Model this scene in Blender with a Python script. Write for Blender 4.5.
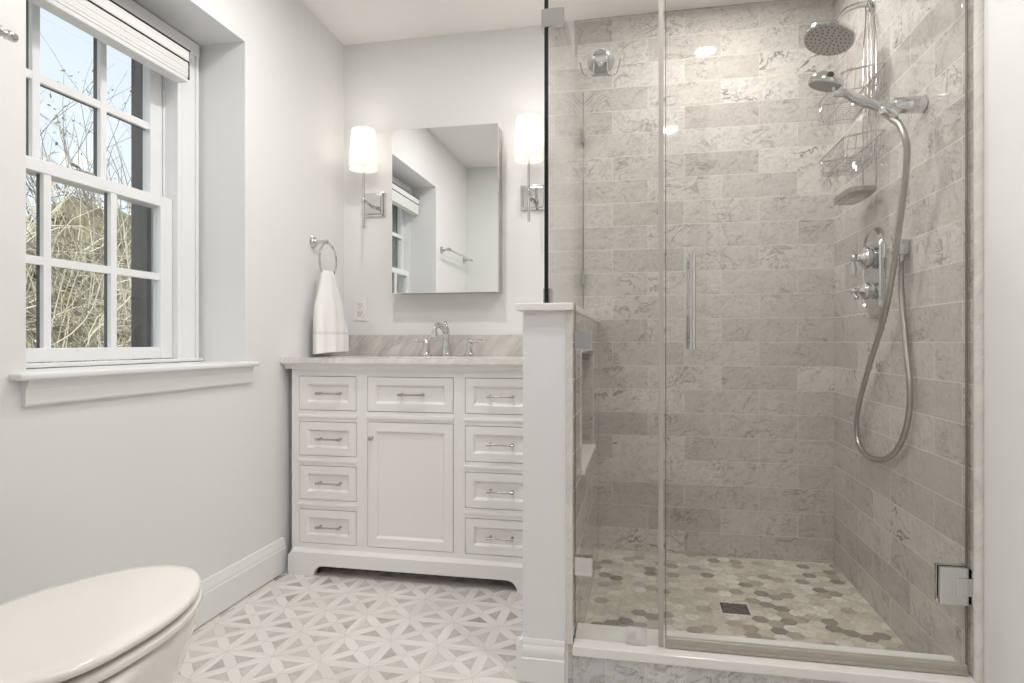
import bpy, bmesh, math, random
from mathutils import Vector, Matrix, Euler
PI = math.pi
random.seed(7)
for o in list(bpy.data.objects): bpy.data.objects.remove(o)
C = bpy.context.scene.collection
S = bpy.context.scene

# ------------------------------------------------------------------ camera, world, exposure
H = 0.9315                                   # eye height = nine tile courses
cam_d = bpy.data.cameras.new('camera'); cam = bpy.data.objects.new('camera', cam_d); C.objects.link(cam)
cam_d.sensor_width = 36; cam_d.lens = 36*631/1024; cam_d.shift_y = 0.7/1024
cam_d.clip_start = 0.02; cam_d.clip_end = 200
cam.location = (0, 0, H); cam.rotation_euler = (PI/2, 0, math.radians(11.46))
S.camera = cam
S.view_settings.view_transform = 'Standard'; S.view_settings.look = 'None'
S.view_settings.gamma = 1; S.view_settings.use_curve_mapping = False
S.view_settings.exposure = 0.33
w = bpy.data.worlds.new('sky'); S.world = w; w.use_nodes = True
nt = w.node_tree; bg = nt.nodes['Background']
tc = nt.nodes.new('ShaderNodeTexCoord'); sp = nt.nodes.new('ShaderNodeSeparateXYZ'); rp = nt.nodes.new('ShaderNodeValToRGB')
nt.links.new(tc.outputs['Generated'], sp.inputs[0]); nt.links.new(sp.outputs['Z'], rp.inputs[0]); nt.links.new(rp.outputs[0], bg.inputs[0])
rp.color_ramp.elements[0].position = 0.0; rp.color_ramp.elements[0].color = (0.82, 0.87, 0.92, 1)
rp.color_ramp.elements[1].position = 0.75; rp.color_ramp.elements[1].color = (0.62, 0.76, 0.90, 1)
bg.inputs[1].default_value = 1.0
def lamp(name, kind, loc, power, parent=None, size=0.1, color=(1,.975,.95), rot=(0,0,0)):
    d = bpy.data.lights.new(name, kind); d.energy = power; d.color = color
    if kind == 'AREA': d.shape = 'DISK'; d.size = size
    if kind == 'POINT': d.shadow_soft_size = size
    o = bpy.data.objects.new(name, d); C.objects.link(o); o.location = loc; o.rotation_euler = rot
    if parent: o.parent = parent
    return o
P_ROOM, P_SHOWER, P_HALL_FILL, P_SCONCE = 6.4, 5.2, 6, 1.1  # the hall power drives an added fill light
P_VANITY_FILL = 5.6  # power of the light added to lift the back wall
SKYSUN = lamp('sun', 'SUN', (6, 3, 8), 3.2, color=(1,.97,.92), rot=(0, math.radians(38), math.radians(-12)))

# ------------------------------------------------------------------ room measures
XL, XR, YB, ZC = -1.424, 0.81, 2.873, 2.39   # left wall, right wall, back wall, ceiling
YF = 0.42                                    # wall with the doorway the camera looks through
KX0, KX1, KY0, KZ = -0.317, -0.180, 1.715, 1.018   # half wall
TP, TL = 0.1035, 0.31                        # tile course and tile length
GY, GX, GZ = 1.752, -0.256, 2.06             # shower glass planes and top

# ------------------------------------------------------------------ node helpers
class N:
    def __init__(s, name):
        s.m = bpy.data.materials.new(name); s.m.use_nodes = True
        s.t = s.m.node_tree; s.b = s.t.nodes['Principled BSDF']; s.out = s.t.nodes['Material Output']
    def n(s, typ, **k):
        x = s.t.nodes.new(typ)
        for a, v in k.items(): setattr(x, a, v)
        return x
    def put(s, sock, v):
        if v is None: return
        if isinstance(v, bpy.types.NodeSocket): s.t.links.new(v, sock)
        else: sock.default_value = v
    def math(s, op, a, b=None, c=None, clamp=False):
        x = s.n('ShaderNodeMath', operation=op, use_clamp=clamp)
        s.put(x.inputs[0], a); s.put(x.inputs[1], b); s.put(x.inputs[2], c)
        return x.outputs[0]
    def pos(s):
        x = s.n('ShaderNodeTexCoord'); return x.outputs['Object']
    def sep(s, v):
        x = s.n('ShaderNodeSeparateXYZ'); s.put(x.inputs[0], v); return x.outputs
    def comb(s, a, b, c):
        x = s.n('ShaderNodeCombineXYZ'); s.put(x.inputs[0], a); s.put(x.inputs[1], b); s.put(x.inputs[2], c); return x.outputs[0]
    def vmath(s, op, a, b):
        x = s.n('ShaderNodeVectorMath', operation=op); s.put(x.inputs[0], a)
        if op == 'SCALE': s.put(x.inputs['Scale'], b)
        else: s.put(x.inputs[1], b)
        return x.outputs[0]
    def noise(s, vec, scale, detail=3, rough=.5, dist=0):
        x = s.n('ShaderNodeTexNoise'); s.put(x.inputs['Vector'], vec); x.inputs['Scale'].default_value = scale
        x.inputs['Detail'].default_value = detail; x.inputs['Roughness'].default_value = rough; x.inputs['Distortion'].default_value = dist
        return x.outputs['Fac']
    def white(s, vec):
        x = s.n('ShaderNodeTexWhiteNoise', noise_dimensions='3D'); s.put(x.inputs['Vector'], vec); return x.outputs
    def ramp(s, f, stops, interp='LINEAR'):
        x = s.n('ShaderNodeValToRGB'); s.put(x.inputs[0], f); e = x.color_ramp.elements; x.color_ramp.interpolation = interp
        while len(e) < len(stops): e.new(.5)
        for el, (p, c) in zip(e, stops): el.position = p; el.color = (*c, 1) if len(c) == 3 else c
        return x.outputs[0]
    def mix(s, f, a, b, mode='MIX'):
        x = s.n('ShaderNodeMix', data_type='RGBA', blend_type=mode); s.put(x.inputs[0], f)
        s.put(x.inputs[6], a if isinstance(a, bpy.types.NodeSocket) else (*a, 1)); s.put(x.inputs[7], b if isinstance(b, bpy.types.NodeSocket) else (*b, 1))
        return x.outputs[2]
    def bump(s, h, strength=.1, dist=.01):
        x = s.n('ShaderNodeBump'); s.put(x.inputs['Height'], h); x.inputs['Strength'].default_value = strength; x.inputs['Distance'].default_value = dist
        s.put(s.b.inputs['Normal'], x.outputs[0])
    def base(s, v): s.put(s.b.inputs['Base Color'], v if isinstance(v, bpy.types.NodeSocket) else (*v, 1))
    def set(s, **k):
        for a, v in k.items(): s.put(s.b.inputs[a.replace('_', ' ')], v)
        return s.m

def srgb(r, g, b):
    f = lambda c: (c/255/12.92) if c/255 <= .04045 else ((c/255+.055)/1.055)**2.4
    return (f(r), f(g), f(b))

def plain(name, col, rough=.5, metal=0, noise=0.0, nscale=6, bump=0, bscale=200, **k):
    q = N(name); p = q.pos()
    if noise:
        f = q.noise(p, nscale, 4)
        q.base(q.mix(f, tuple(c*(1-noise) for c in col), tuple(min(1, c*(1+noise)) for c in col)))
    else: q.base(col)
    if bump: q.bump(q.noise(p, bscale, 2), bump, .002)
    return q.set(Roughness=rough, Metallic=metal, **k)

def veins(q, vec, s1=6, width=.035, seed=0.0):
    """thin dark veins where a stretched, warped noise crosses its middle"""
    v = q.vmath('ADD', vec, (seed, seed*2, seed*3))
    d = q.noise(v, s1, 5, .62, .75)
    a = q.math('ABSOLUTE', q.math('SUBTRACT', d, .5))
    return q.math('SUBTRACT', 1, q.math('DIVIDE', a, width), clamp=True)

def marble_tile(name, axis, origin, light=(218,213,207), dark=(182,175,168), rough=.035, tl=TL, tp=TP, grout_col=(214,207,198)):
    q = N(name); p = q.pos(); X, Y, Z = q.sep(p)
    u = X if axis == 'x' else Y
    row = q.math('FLOOR', q.math('DIVIDE', q.math('ADD', Z, .0002), tp))
    half = q.math('MULTIPLY', q.math('MODULO', row, 2), .5)
    uu = q.math('ADD', q.math('DIVIDE', q.math('SUBTRACT', u, origin-10*tl), tl), half)
    col = q.math('FLOOR', uu); fu = q.math('FRACT', uu); fv = q.math('FRACT', q.math('DIVIDE', q.math('ADD', Z, .0002), tp))
    m = .0025
    gu = q.math('GREATER_THAN', q.math('ABSOLUTE', q.math('SUBTRACT', fu, .5)), .5-m/tl/2)
    gv = q.math('GREATER_THAN', q.math('ABSOLUTE', q.math('SUBTRACT', fv, .5)), .5-m/tp/2)
    g = q.math('MAXIMUM', gu, gv)
    wn = q.white(q.comb(col, row, {'x': 3.1, 'y': 8.7}[axis]))
    val, colr = wn[0], wn[1]
    R, G_, B = q.sep(colr)
    # each tile is a different cut of the stone
    off = q.vmath('SCALE', colr, 37.0)
    # slanting grain: mix coordinates so veins run diagonally
    a = q.math('ADD', q.math('MULTIPLY', u, 1.0), q.math('MULTIPLY', Z, .75))
    b_ = q.math('SUBTRACT', q.math('MULTIPLY', Z, 1.0), q.math('MULTIPLY', u, .55))
    vec = q.vmath('ADD', q.comb(q.math('MULTIPLY', a, 1.0), q.math('MULTIPLY', b_, 1.5), 0.0), off)
    cloud = q.noise(vec, 11, 5, .65, .6)
    fine = q.noise(vec, 24, 4, .68, 1.6)
    tint = q.math('ADD', q.math('MULTIPLY', val, .62), q.math('MULTIPLY', cloud, .5), clamp=True)
    c = q.ramp(tint, [(0.12, srgb(*dark)), (.5, srgb(*[(l+d)/2 for l, d in zip(light, dark)])), (.9, srgb(*light))])
    c = q.mix(q.math('MULTIPLY', q.math('SUBTRACT', .53, fine, clamp=True), 2.4), c, srgb(150,143,136))
    v1 = veins(q, vec, 6, .026)
    mask = q.math('MULTIPLY', q.math('SUBTRACT', q.noise(vec, 5, 2), .43, clamp=True), 5, clamp=True)
    strong = q.math('ADD', .55, q.math('MULTIPLY', q.math('GREATER_THAN', R, .86), .45))
    c = q.mix(q.math('MULTIPLY', q.math('MULTIPLY', v1, mask), strong), c, srgb(88,80,74))
    v2 = veins(q, vec, 15, .02, 5.0)
    mask2 = q.math('MULTIPLY', q.math('SUBTRACT', q.noise(vec, 9, 2, .5, .2), .5, clamp=True), 5, clamp=True)
    c = q.mix(q.math('MULTIPLY', q.math('MULTIPLY', v2, mask2), q.math('ADD', .35, q.math('MULTIPLY', G_, .35))), c, srgb(108,98,92))
    c = q.mix(q.math('MULTIPLY', g, .85), c, srgb(*grout_col))
    q.base(c)
    q.bump(q.math('SUBTRACT', 1, g), .25, .001)
    return q.set(Roughness=q.math('ADD', rough, q.math('MULTIPLY', g, .5)), Specular_IOR_Level=.5)

def marble_slab(name, light, dark, rough=.15, scale=5, strength=.7):
    q = N(name); p = q.pos(); X, Y, Z = q.sep(p)
    a = q.math('ADD', X, q.math('MULTIPLY', Z, -.9)); vec = q.comb(q.math('MULTIPLY', a, 1.5), Y, q.math('ADD', q.math('MULTIPLY', Z, .5), q.math('MULTIPLY', X, .35)))
    c = q.ramp(q.noise(vec, scale*1.6, 6, .65, 1.0), [(.3, srgb(*dark)), (.62, srgb(*light))])
    c = q.mix(q.math('MULTIPLY', veins(q, vec, scale, .03), strength), c, srgb(*[d*.8 for d in dark]))
    q.base(c); return q.set(Roughness=rough)

def mosaic_floor():
    q = N('star mosaic floor'); X, Y, Z = q.sep(q.pos())
    px, py = .1530, .1630
    fa = q.math('DIVIDE', q.math('ADD', X, 1.068+10*px), px); fb = q.math('DIVIDE', q.math('ADD', Y, -2.018+40*py), py)
    ca = q.math('FLOOR', fa); cb = q.math('FLOOR', fb); a = q.math('FRACT', fa); b = q.math('FRACT', fb)
    P = .158
    ea = q.math('MULTIPLY', q.math('MINIMUM', a, q.math('SUBTRACT', 1, a)), P)
    eb = q.math('MULTIPLY', q.math('MINIMUM', b, q.math('SUBTRACT', 1, b)), P)
    d1 = q.math('MULTIPLY', q.math('ABSOLUTE', q.math('SUBTRACT', a, b)), P*.7071)
    d2 = q.math('MULTIPLY', q.math('ABSOLUTE', q.math('SUBTRACT', q.math('ADD', a, b), 1)), P*.7071)
    lo1 = q.math('MINIMUM', ea, eb); hi1 = q.math('MAXIMUM', ea, eb)
    lo2 = q.math('MINIMUM', d1, d2); hi2 = q.math('MAXIMUM', d1, d2)
    m1 = q.math('MINIMUM', lo1, lo2)
    m2 = q.math('MINIMUM', q.math('MAXIMUM', lo1, lo2), q.math('MINIMUM', hi1, hi2))
    W = .0168
    white = q.math('LESS_THAN', m1, W)
    g1 = q.math('LESS_THAN', q.math('ABSOLUTE', q.math('SUBTRACT', m1, W)), .0008)
    g2 = q.math('MULTIPLY', q.math('LESS_THAN', q.math('SUBTRACT', m2, m1), .0010), q.math('LESS_THAN', m1, W))
    s1 = q.math('GREATER_THAN', a, b); s2 = q.math('GREATER_THAN', q.math('ADD', a, b), 1)
    tri = q.white(q.comb(ca, cb, q.math('ADD', s1, q.math('MULTIPLY', s2, 2.3))))
    vec = q.vmath('ADD', q.pos(), q.vmath('SCALE', tri[1], 20))
    st = q.noise(vec, 30, 4, .6, .8)
    grey = q.ramp(tri[0], [(0, srgb(216,212,207)), (.55, srgb(208,203,198)), (.85, srgb(197,192,187)), (.95, srgb(184,178,172)), (1, srgb(165,160,154))])
    grey = q.mix(q.math('MULTIPLY', q.math('SUBTRACT', .55, st, clamp=True), q.math('ADD', .5, q.math('MULTIPLY', tri[0], 1.2))), grey, srgb(125,120,114))
    wid = q.white(q.comb(ca, cb, q.math('ADD', q.math('GREATER_THAN', lo1, lo2), q.math('MULTIPLY', s1, 3))))
    wc = q.ramp(wid[0], [(0, srgb(222,218,213)), (1, srgb(236,233,229))])
    wc = q.mix(q.math('MULTIPLY', q.noise(q.pos(), 12, 3), .15), wc, srgb(200,196,190))
    c = q.mix(white, grey, wc)
    c = q.mix(q.math('MULTIPLY', q.math('MAXIMUM', g1, g2), .75), c, srgb(182,177,170))
    q.base(c); return q.set(Roughness=.3)

def glass(name, tint, refl=1.0):
    q = N(name); t = q.t
    tr = q.n('ShaderNodeBsdfTransparent'); tr.inputs[0].default_value = (*tint, 1)
    gl = q.n('ShaderNodeBsdfGlossy'); gl.inputs['Roughness'].default_value = 0.0; gl.inputs['Color'].default_value = (1,1,1,1)
    fr = q.n('ShaderNodeFresnel'); fr.inputs[0].default_value = 1.5
    # the fresnel node returns the inside value on back faces: use facing from layer weight instead
    geo = q.n('ShaderNodeNewGeometry')
    dt = q.n('ShaderNodeVectorMath', operation='DOT_PRODUCT'); t.links.new(geo.outputs['Normal'], dt.inputs[0]); t.links.new(geo.outputs['Incoming'], dt.inputs[1])
    cosn = q.math('ABSOLUTE', dt.outputs['Value'])
    f = q.math('ADD', .04, q.math('MULTIPLY', .96, q.math('POWER', q.math('SUBTRACT', 1, cosn), 5)), clamp=True)
    mx = q.n('ShaderNodeMixShader'); t.links.new(q.math('MULTIPLY', f, refl), mx.inputs[0]); t.links.new(tr.outputs[0], mx.inputs[1]); t.links.new(gl.outputs[0], mx.inputs[2])
    t.links.new(mx.outputs[0], q.out.inputs[0]); t.nodes.remove(q.b)
    return q.m

def emis(name, col, strength):
    q = N(name); q.base((.9,.9,.9)); return q.set(Emission_Color=(*col, 1), Emission_Strength=strength)

M = dict(
 paint=plain('wall paint', srgb(234,234,234), .55, bump=.02, bscale=350),
 ceil=plain('ceiling paint', srgb(244,242,240), .7),
 trim=plain('white trim paint', srgb(238,238,237), .3),
 sash=plain('white sash paint', srgb(240,241,242), .3),
 cab=plain('cabinet paint', srgb(243,241,238), .32),
 darkgap=plain('dark grey paint', srgb(60,57,54), .8),  # even dark grey for blind seams and drain base
 ext=plain('dark exterior paint', srgb(94,92,90), .6),
 chrome=plain('polished chrome', (.66,.66,.655), .07, 1),
 nickel=plain('brushed nickel', srgb(185,182,178), .25, 1),
 dark=plain('dark rubber', (.02,.02,.02), .5),
 mirror=plain('mirror glass', (.90,.91,.90), .0, 1),
 porcelain=plain('white porcelain', srgb(235,232,227), .07, Coat_Weight=.5, Coat_Roughness=.04),
 seat=plain('white toilet seat plastic', srgb(240,235,230), .14),
 plastic=plain('white plastic', srgb(240,238,234), .3),
 stone=plain('white engineered stone', srgb(238,236,232), .2, noise=.02),
 shade_cloth=plain('blind fabric', srgb(232,232,232), .8),
 towel=plain('white terry cloth', srgb(246,245,243), .95, bump=.9, bscale=420),
 bark=plain('bare bark', srgb(112,100,94), .9, noise=.25, nscale=8),
 twig=plain('dry twig', srgb(205,198,176), .9, noise=.35, nscale=3),
 twig2=plain('grey twig', srgb(140,132,118), .9, noise=.35, nscale=3),
 leaf=plain('sparse green leaf', srgb(140,142,96), .8, noise=.3, nscale=5),
 hedge=plain('hedge depth', srgb(150,144,112), 1, noise=.55, nscale=7),
 ground=plain('ground', srgb(110,110,80), 1, noise=.4, nscale=3),
 grout=plain('beige grout', srgb(206,196,182), .7),
 tile_b=marble_tile('marble tile back', 'x', XR),
 tile_r=marble_tile('marble tile side', 'y', YB),
 tile_c=marble_tile('marble tile curb', 'x', -.09, light=(236,236,236), dark=(205,205,206), tl=.104, tp=.12, grout_col=(226,224,220)),
 counter=marble_slab('countertop marble', (240,237,233), (222,217,212), .12, 4, .3),
 splash=marble_slab('backsplash marble', (218,213,209), (190,184,179), .15, 5, .4),
 edge=marble_slab('marble edge trim', (230,226,221), (212,207,201), .2, 6, .2),
 floor=mosaic_floor(),
 glass=glass('clear shower glass', (.982,.987,.982)),
 gedge=plain('green glass edge', srgb(28,36,33), .15),
 gseal=plain('clear vinyl seal', srgb(206,201,193), .25, Transmission_Weight=.3, IOR=1.35),
 wglass=glass('window glass', (.97,.98,.98)),
 lens=emis('lit downlight lens', (1,.95,.88), 14),
 bulb=emis('lit bulb', (1,.93,.84), 7),
)
def frosted():
    q = N('lamp shade fabric'); t = q.t
    d = q.n('ShaderNodeBsdfDiffuse'); d.inputs[0].default_value = (.92,.9,.87,1)
    tl = q.n('ShaderNodeBsdfTranslucent'); tl.inputs[0].default_value = (.95,.94,.92,1)
    mx = q.n('ShaderNodeMixShader'); mx.inputs[0].default_value = .5
    t.links.new(d.outputs[0], mx.inputs[1]); t.links.new(tl.outputs[0], mx.inputs[2]); t.links.new(mx.outputs[0], q.out.inputs[0])
    t.nodes.remove(q.b); return q.m
M['shade'] = frosted()

# ------------------------------------------------------------------ mesh helpers
class MB:
    def __init__(s): s.bm = bmesh.new()
    def box(s, x0, y0, z0, x1, y1, z1, bev=0, seg=2):
        t = bmesh.new(); bmesh.ops.create_cube(t, size=1)
        for v in t.verts: v.co = Vector(((x0+x1)/2+v.co.x*abs(x1-x0), (y0+y1)/2+v.co.y*abs(y1-y0), (z0+z1)/2+v.co.z*abs(z1-z0)))
        if bev: bmesh.ops.bevel(t, geom=t.edges[:], offset=bev, segments=seg, affect='EDGES', profile=.5)
        s.merge(t); return s
    def merge(s, t, mat=None):
        if mat: bmesh.ops.transform(t, matrix=mat, verts=t.verts[:])
        me = bpy.data.meshes.new('tmp'); t.to_mesh(me); t.free(); s.bm.from_mesh(me); bpy.data.meshes.remove(me)
    def prism(s, pts, d0, d1, axis='y'):
        """closed outline extruded along an axis; pts are the other two coordinates"""
        f = {'x': lambda a, b, d: (d, a, b), 'y': lambda a, b, d: (a, d, b), 'z': lambda a, b, d: (a, b, d)}[axis]
        t = bmesh.new()
        A = [t.verts.new(f(a, b, d0)) for a, b in pts]; B = [t.verts.new(f(a, b, d1)) for a, b in pts]
        t.faces.new(A); t.faces.new(B[::-1])
        for i in range(len(pts)): j = (i+1) % len(pts); t.faces.new((A[j], A[i], B[i], B[j]))
        bmesh.ops.recalc_face_normals(t, faces=t.faces[:]); s.merge(t); return s
    def loft(s, rings, cap=True, closed=True):
        t = bmesh.new(); L = [[t.verts.new(p) for p in r] for r in rings]; n = len(rings[0])
        for a, b in zip(L, L[1:]):
            for i in range(n if closed else n-1):
                j = (i+1) % n
                try: t.faces.new((a[i], a[j], b[j], b[i]))
                except ValueError: pass
        if cap:
            t.faces.new(L[0][::-1]); t.faces.new(L[-1])
        bmesh.ops.recalc_face_normals(t, faces=t.faces[:]); s.merge(t); return s
    def tube(s, pts, r, seg=10, cap=True, ring=None):
        pts = [Vector(p) for p in pts]; n = len(pts); R = r if isinstance(r, (list, tuple)) else [r]*n
        rings = []; up = None
        for i, p in enumerate(pts):
            d = ((pts[min(i+1, n-1)]-p).normalized() if i < n-1 else Vector()) + ((p-pts[i-1]).normalized() if i else Vector())
            d = d.normalized() if d.length > 1e-6 else Vector((0,0,1))
            if up is None:
                up = Vector((0,0,1)) if abs(d.z) < .9 else Vector((1,0,0))
            a = d.cross(up).normalized(); up = a.cross(d).normalized()
            rings.append([p + (a*math.cos(2*PI*k/seg)+up*math.sin(2*PI*k/seg))*R[i] for k in range(seg)])
        return s.loft(rings, cap)
    def loop(s, pts, r, seg=8):
        """closed tube"""
        pts = [Vector(p) for p in pts]; n = len(pts); rings = []
        nrm = Vector()
        for i in range(n): nrm += pts[i].cross(pts[(i+1) % n])
        nrm.normalize()
        for i in range(n+1):
            p = pts[i % n]; d = (pts[(i+1) % n]-pts[(i-1) % n]).normalized(); a = d.cross(nrm).normalized()
            rings.append([p+(a*math.cos(2*PI*k/seg)+nrm*math.sin(2*PI*k/seg))*r for k in range(seg)])
        return s.loft(rings, False)
    def lathe(s, prof, o=(0,0,0), d=(0,0,1), seg=28):
        """profile (radius, height) turned about direction d from o"""
        o = Vector(o); d = Vector(d).normalized(); a = d.orthogonal().normalized(); b = d.cross(a)
        return s.loft([[o+d*h+(a*math.cos(2*PI*k/seg)+b*math.sin(2*PI*k/seg))*max(r, 1e-5) for k in range(seg)] for r, h in prof])
    def sphere(s, c, r, sc=(1,1,1), seg=20):
        t = bmesh.new(); bmesh.ops.create_uvsphere(t, u_segments=seg, v_segments=seg//2, radius=r)
        s.merge(t, Matrix.Translation(c) @ Matrix.Diagonal((*sc, 1))); return s
    def build(s, name, mat, parent=None, smooth=False, angle=35):
        me = bpy.data.meshes.new(name)
        bmesh.ops.remove_doubles(s.bm, verts=s.bm.verts[:], dist=1e-6)
        s.bm.to_mesh(me); s.bm.free()
        me.materials.append(M[mat] if isinstance(mat, str) else mat)
        if smooth:
            for p in me.polygons: p.use_smooth = True
            try: me.set_sharp_from_angle(angle=math.radians(angle))
            except Exception: pass
        o = bpy.data.objects.new(name, me); C.objects.link(o)
        if parent:
            o.parent = parent; o.matrix_parent_inverse = parent_mat(parent).inverted()
        return o
def parent_mat(o):
    m = o.matrix_basis.copy()
    if o.parent: m = parent_mat(o.parent) @ o.matrix_parent_inverse @ m
    return m
def thing(name, label, cat, loc=(0,0,0), group=None):
    o = bpy.data.objects.new(name, None); C.objects.link(o); o.location = loc; o.empty_display_size = .05
    o['label'] = label; o['category'] = cat
    if group: o['group'] = group
    return o
def tag(o, label, cat, group=None, kind=None):
    o['label'] = label; o['category'] = cat
    if group: o['group'] = group
    if kind: o['kind'] = kind
    return o
def struct(o, label=None):
    o['kind'] = 'structure'
    if label: o['label'] = label
    return o
def copy_tree(o, parent=None, move=(0,0,0)):
    c = o.copy(); C.objects.link(c)
    if parent: c.parent = parent
    else: c.location = o.location + Vector(move)
    for ch in list(o.children): copy_tree(ch, c)
    return c
def arc(c, r, a0, a1, n, f):
    return [f(c[0]+r*math.cos(a0+(a1-a0)*i/n), c[1]+r*math.sin(a0+(a1-a0)*i/n)) for i in range(n+1)]
def bez(p, n=40):
    """smooth Catmull-Rom curve through points"""
    p = [Vector(q) for q in p]; p = [2*p[0]-p[1]] + p + [2*p[-1]-p[-2]]; out = []; k = len(p)-3
    per = max(2, n//k)
    for i in range(1, k+1):
        a, b, c, d = p[i-1], p[i], p[i+1], p[i+2]
        for j in range(per):
            t = j/per
            out.append(.5*((2*b)+(c-a)*t+(2*a-5*b+4*c-d)*t*t+(3*b-a-3*c+d)*t**3))
    out.append(p[-2]); return out

# ------------------------------------------------------------------ the room shell
WX0, WX1, WZ0, WZ1 = -1.624, -1.78, .862, 2.037       # recess back, outer face, sill, recess top
RY0, RY1 = 1.235, 2.08                                # window recess
OY0, OY1, OZ1 = 1.235, 1.985, 1.985                   # hole for the window itself
YH = -1.6                                             # end of the hall behind the doorway
m = MB()
m.box(WX1, YH, 0, XL, RY0, ZC).box(WX1, RY1, 0, XL, YB+.12, ZC).box(WX1, RY0, 0, XL, RY1, WZ0-.02).box(WX1, RY0, WZ1, XL, RY1, ZC)
m.box(WX1, OY1, WZ0-.02, WX0, RY1, WZ1).box(WX1, RY0, OZ1, WX0, OY1, WZ1)
wl = struct(m.build('wall_left', 'paint'))
wb = struct(MB().box(XL, YB, 0, XR+.12, YB+.12, ZC).build('wall_back', 'paint'))
wr = struct(MB().box(XR, YH, 0, XR+.12, YB, ZC).build('wall_right', 'paint'))
DX0, DX1, DZ = -.58, .32, 2.05                        # doorway
wf = struct(MB().box(XL, YF-.12, 0, DX0, YF, ZC).box(DX1, YF-.12, 0, XR, YF, ZC).box(DX0, YF-.12, DZ, DX1, YF, ZC).build('wall_front', 'paint'))
wh = struct(MB().box(XL, YH-.12, 0, XR+.12, YH, ZC).build('wall_hall', 'paint'))
fl = struct(MB().box(XL, YH, -.1, XR, YB, 0).build('floor', 'floor'))
ce = struct(MB().box(WX1, YH-.12, ZC, XR+.12, YB+.12, ZC+.12).build('ceiling', 'ceil'))
# doorway casing
m = MB()
for x0, x1 in ((DX0-.07, DX0), (DX1, DX1+.07)):
    m.box(x0, YF, 0, x1, YF+.015, DZ+.07, .003)
m.box(DX0, YF, DZ, DX1, YF+.015, DZ+.07, .003)
struct(m.build('trim_1', 'trim'))
# baseboard profile (distance from wall, height)
BP = [(0,.004), (.016,.004), (.016,.098), (.0135,.102), (.0135,.112), (.011,.118), (.008,.130), (.006,.138), (0,.140)]
struct(MB().prism([(XL+a, z) for a, z in BP], YF, 2.33, 'y').build('baseboard_left', 'trim', smooth=True, angle=25))
# half wall: painted body, tile on the shower face with a niche, marble end trim, stone cap, skirting
TT = .012
NY0, NY1, NZ0, NZ1 = 1.965, 2.475, .53, .90
xi = KX1-TT
m = MB(); nd = .085
m.box(KX0, KY0, 0, xi-nd, YB, KZ)
m.box(xi-nd, KY0, 0, xi, NY0, KZ).box(xi-nd, NY1, 0, xi, YB, KZ).box(xi-nd, NY0, 0, xi, NY1, NZ0).box(xi-nd, NY0, NZ1, xi, NY1, KZ)
kw = struct(m.build('wall_partition', 'paint'))
m = MB()
m.box(xi, KY0+.001, 0, KX1, NY0, KZ).box(xi, NY1, 0, KX1, YB, KZ).box(xi, NY0, 0, KX1, NY1, NZ0-.012).box(xi, NY0, NZ1, KX1, NY1, KZ)
m.box(xi-nd, NY0, NZ0-.012, xi-nd+.008, NY1, NZ1).box(xi-nd, NY1-.006, NZ0, xi, NY1, NZ1).box(xi-nd, NY0, NZ0, xi, NY0+.006, NZ1).box(xi-nd, NY0, NZ1-.006, xi, NY1, NZ1)
m.build('wall_tile', 'tile_r', kw)
MB().box(xi-nd, NY0, NZ0-.012, KX1+.012, NY1, NZ0+.004, .002).build('niche_shelf', 'stone', kw)
m = MB()
m.box(KX1+.0, NY0-.01, NZ0, KX1+.003, NY0, NZ1+.01).box(KX1, NY1, NZ0, KX1+.003, NY1+.01, NZ1+.01).box(KX1, NY0, NZ1, KX1+.003, NY1, NZ1+.01)
m.build('niche_edge', 'edge', kw)
MB().box(KX1-.0165, KY0-.005, .110, KX1+.001, KY0+.012, KZ, .002).build('end_trim', 'edge', kw)
MB().box(KX0-.016, KY0-.022, KZ, KX1+.003, YB, KZ+.020, .002).build('wall_cap', 'stone', kw)
m = MB(); BS = [(0,.002), (.016,.002), (.016,.066), (.0125,.069), (.0125,.074), (.015,.080), (.015,.090), (.012,.097), (.009,.102), (.009,.110), (.006,.1165), (0,.1165)]
m.prism([(KY0-a, z) for a, z in BS], KX0-.0163, KX1-.02, 'x')
m.prism([(KX0-a, z*.999) for a, z in BS], KY0-.0157, 2.30, 'y')
m.build('skirting', 'trim', kw, smooth=True, angle=25)
# tiled shower walls
TB = YB-TT; TR = XR-TT
MB().box(-.292, TB, KZ+.02, XR, YB, ZC).box(xi, TB, 0, XR, YB, KZ+.02).build('wall_tile', 'tile_b', wb)
MB().box(-.297, TB-.001, KZ+.02, -.290, YB, ZC).build('tile_edge', 'edge', wb)
MB().box(TR, 1.732, 0, XR, TB, ZC).build('wall_tile', 'tile_r', wr)
MB().tube([(XR-.006, 1.720, .10), (XR-.006, 1.720, ZC)], .0115, 16).build('tile_edge', 'edge', wr, smooth=True)
# curb
cu = struct(MB().box(KX1, KY0+.006, 0, XR, 1.844, .084).build('trim_2', 'tile_c'))
MB().box(KX1+.001, KY0-.012, .084, XR, 1.852, .110, .003).build('curb_cap', 'stone', cu)
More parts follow.
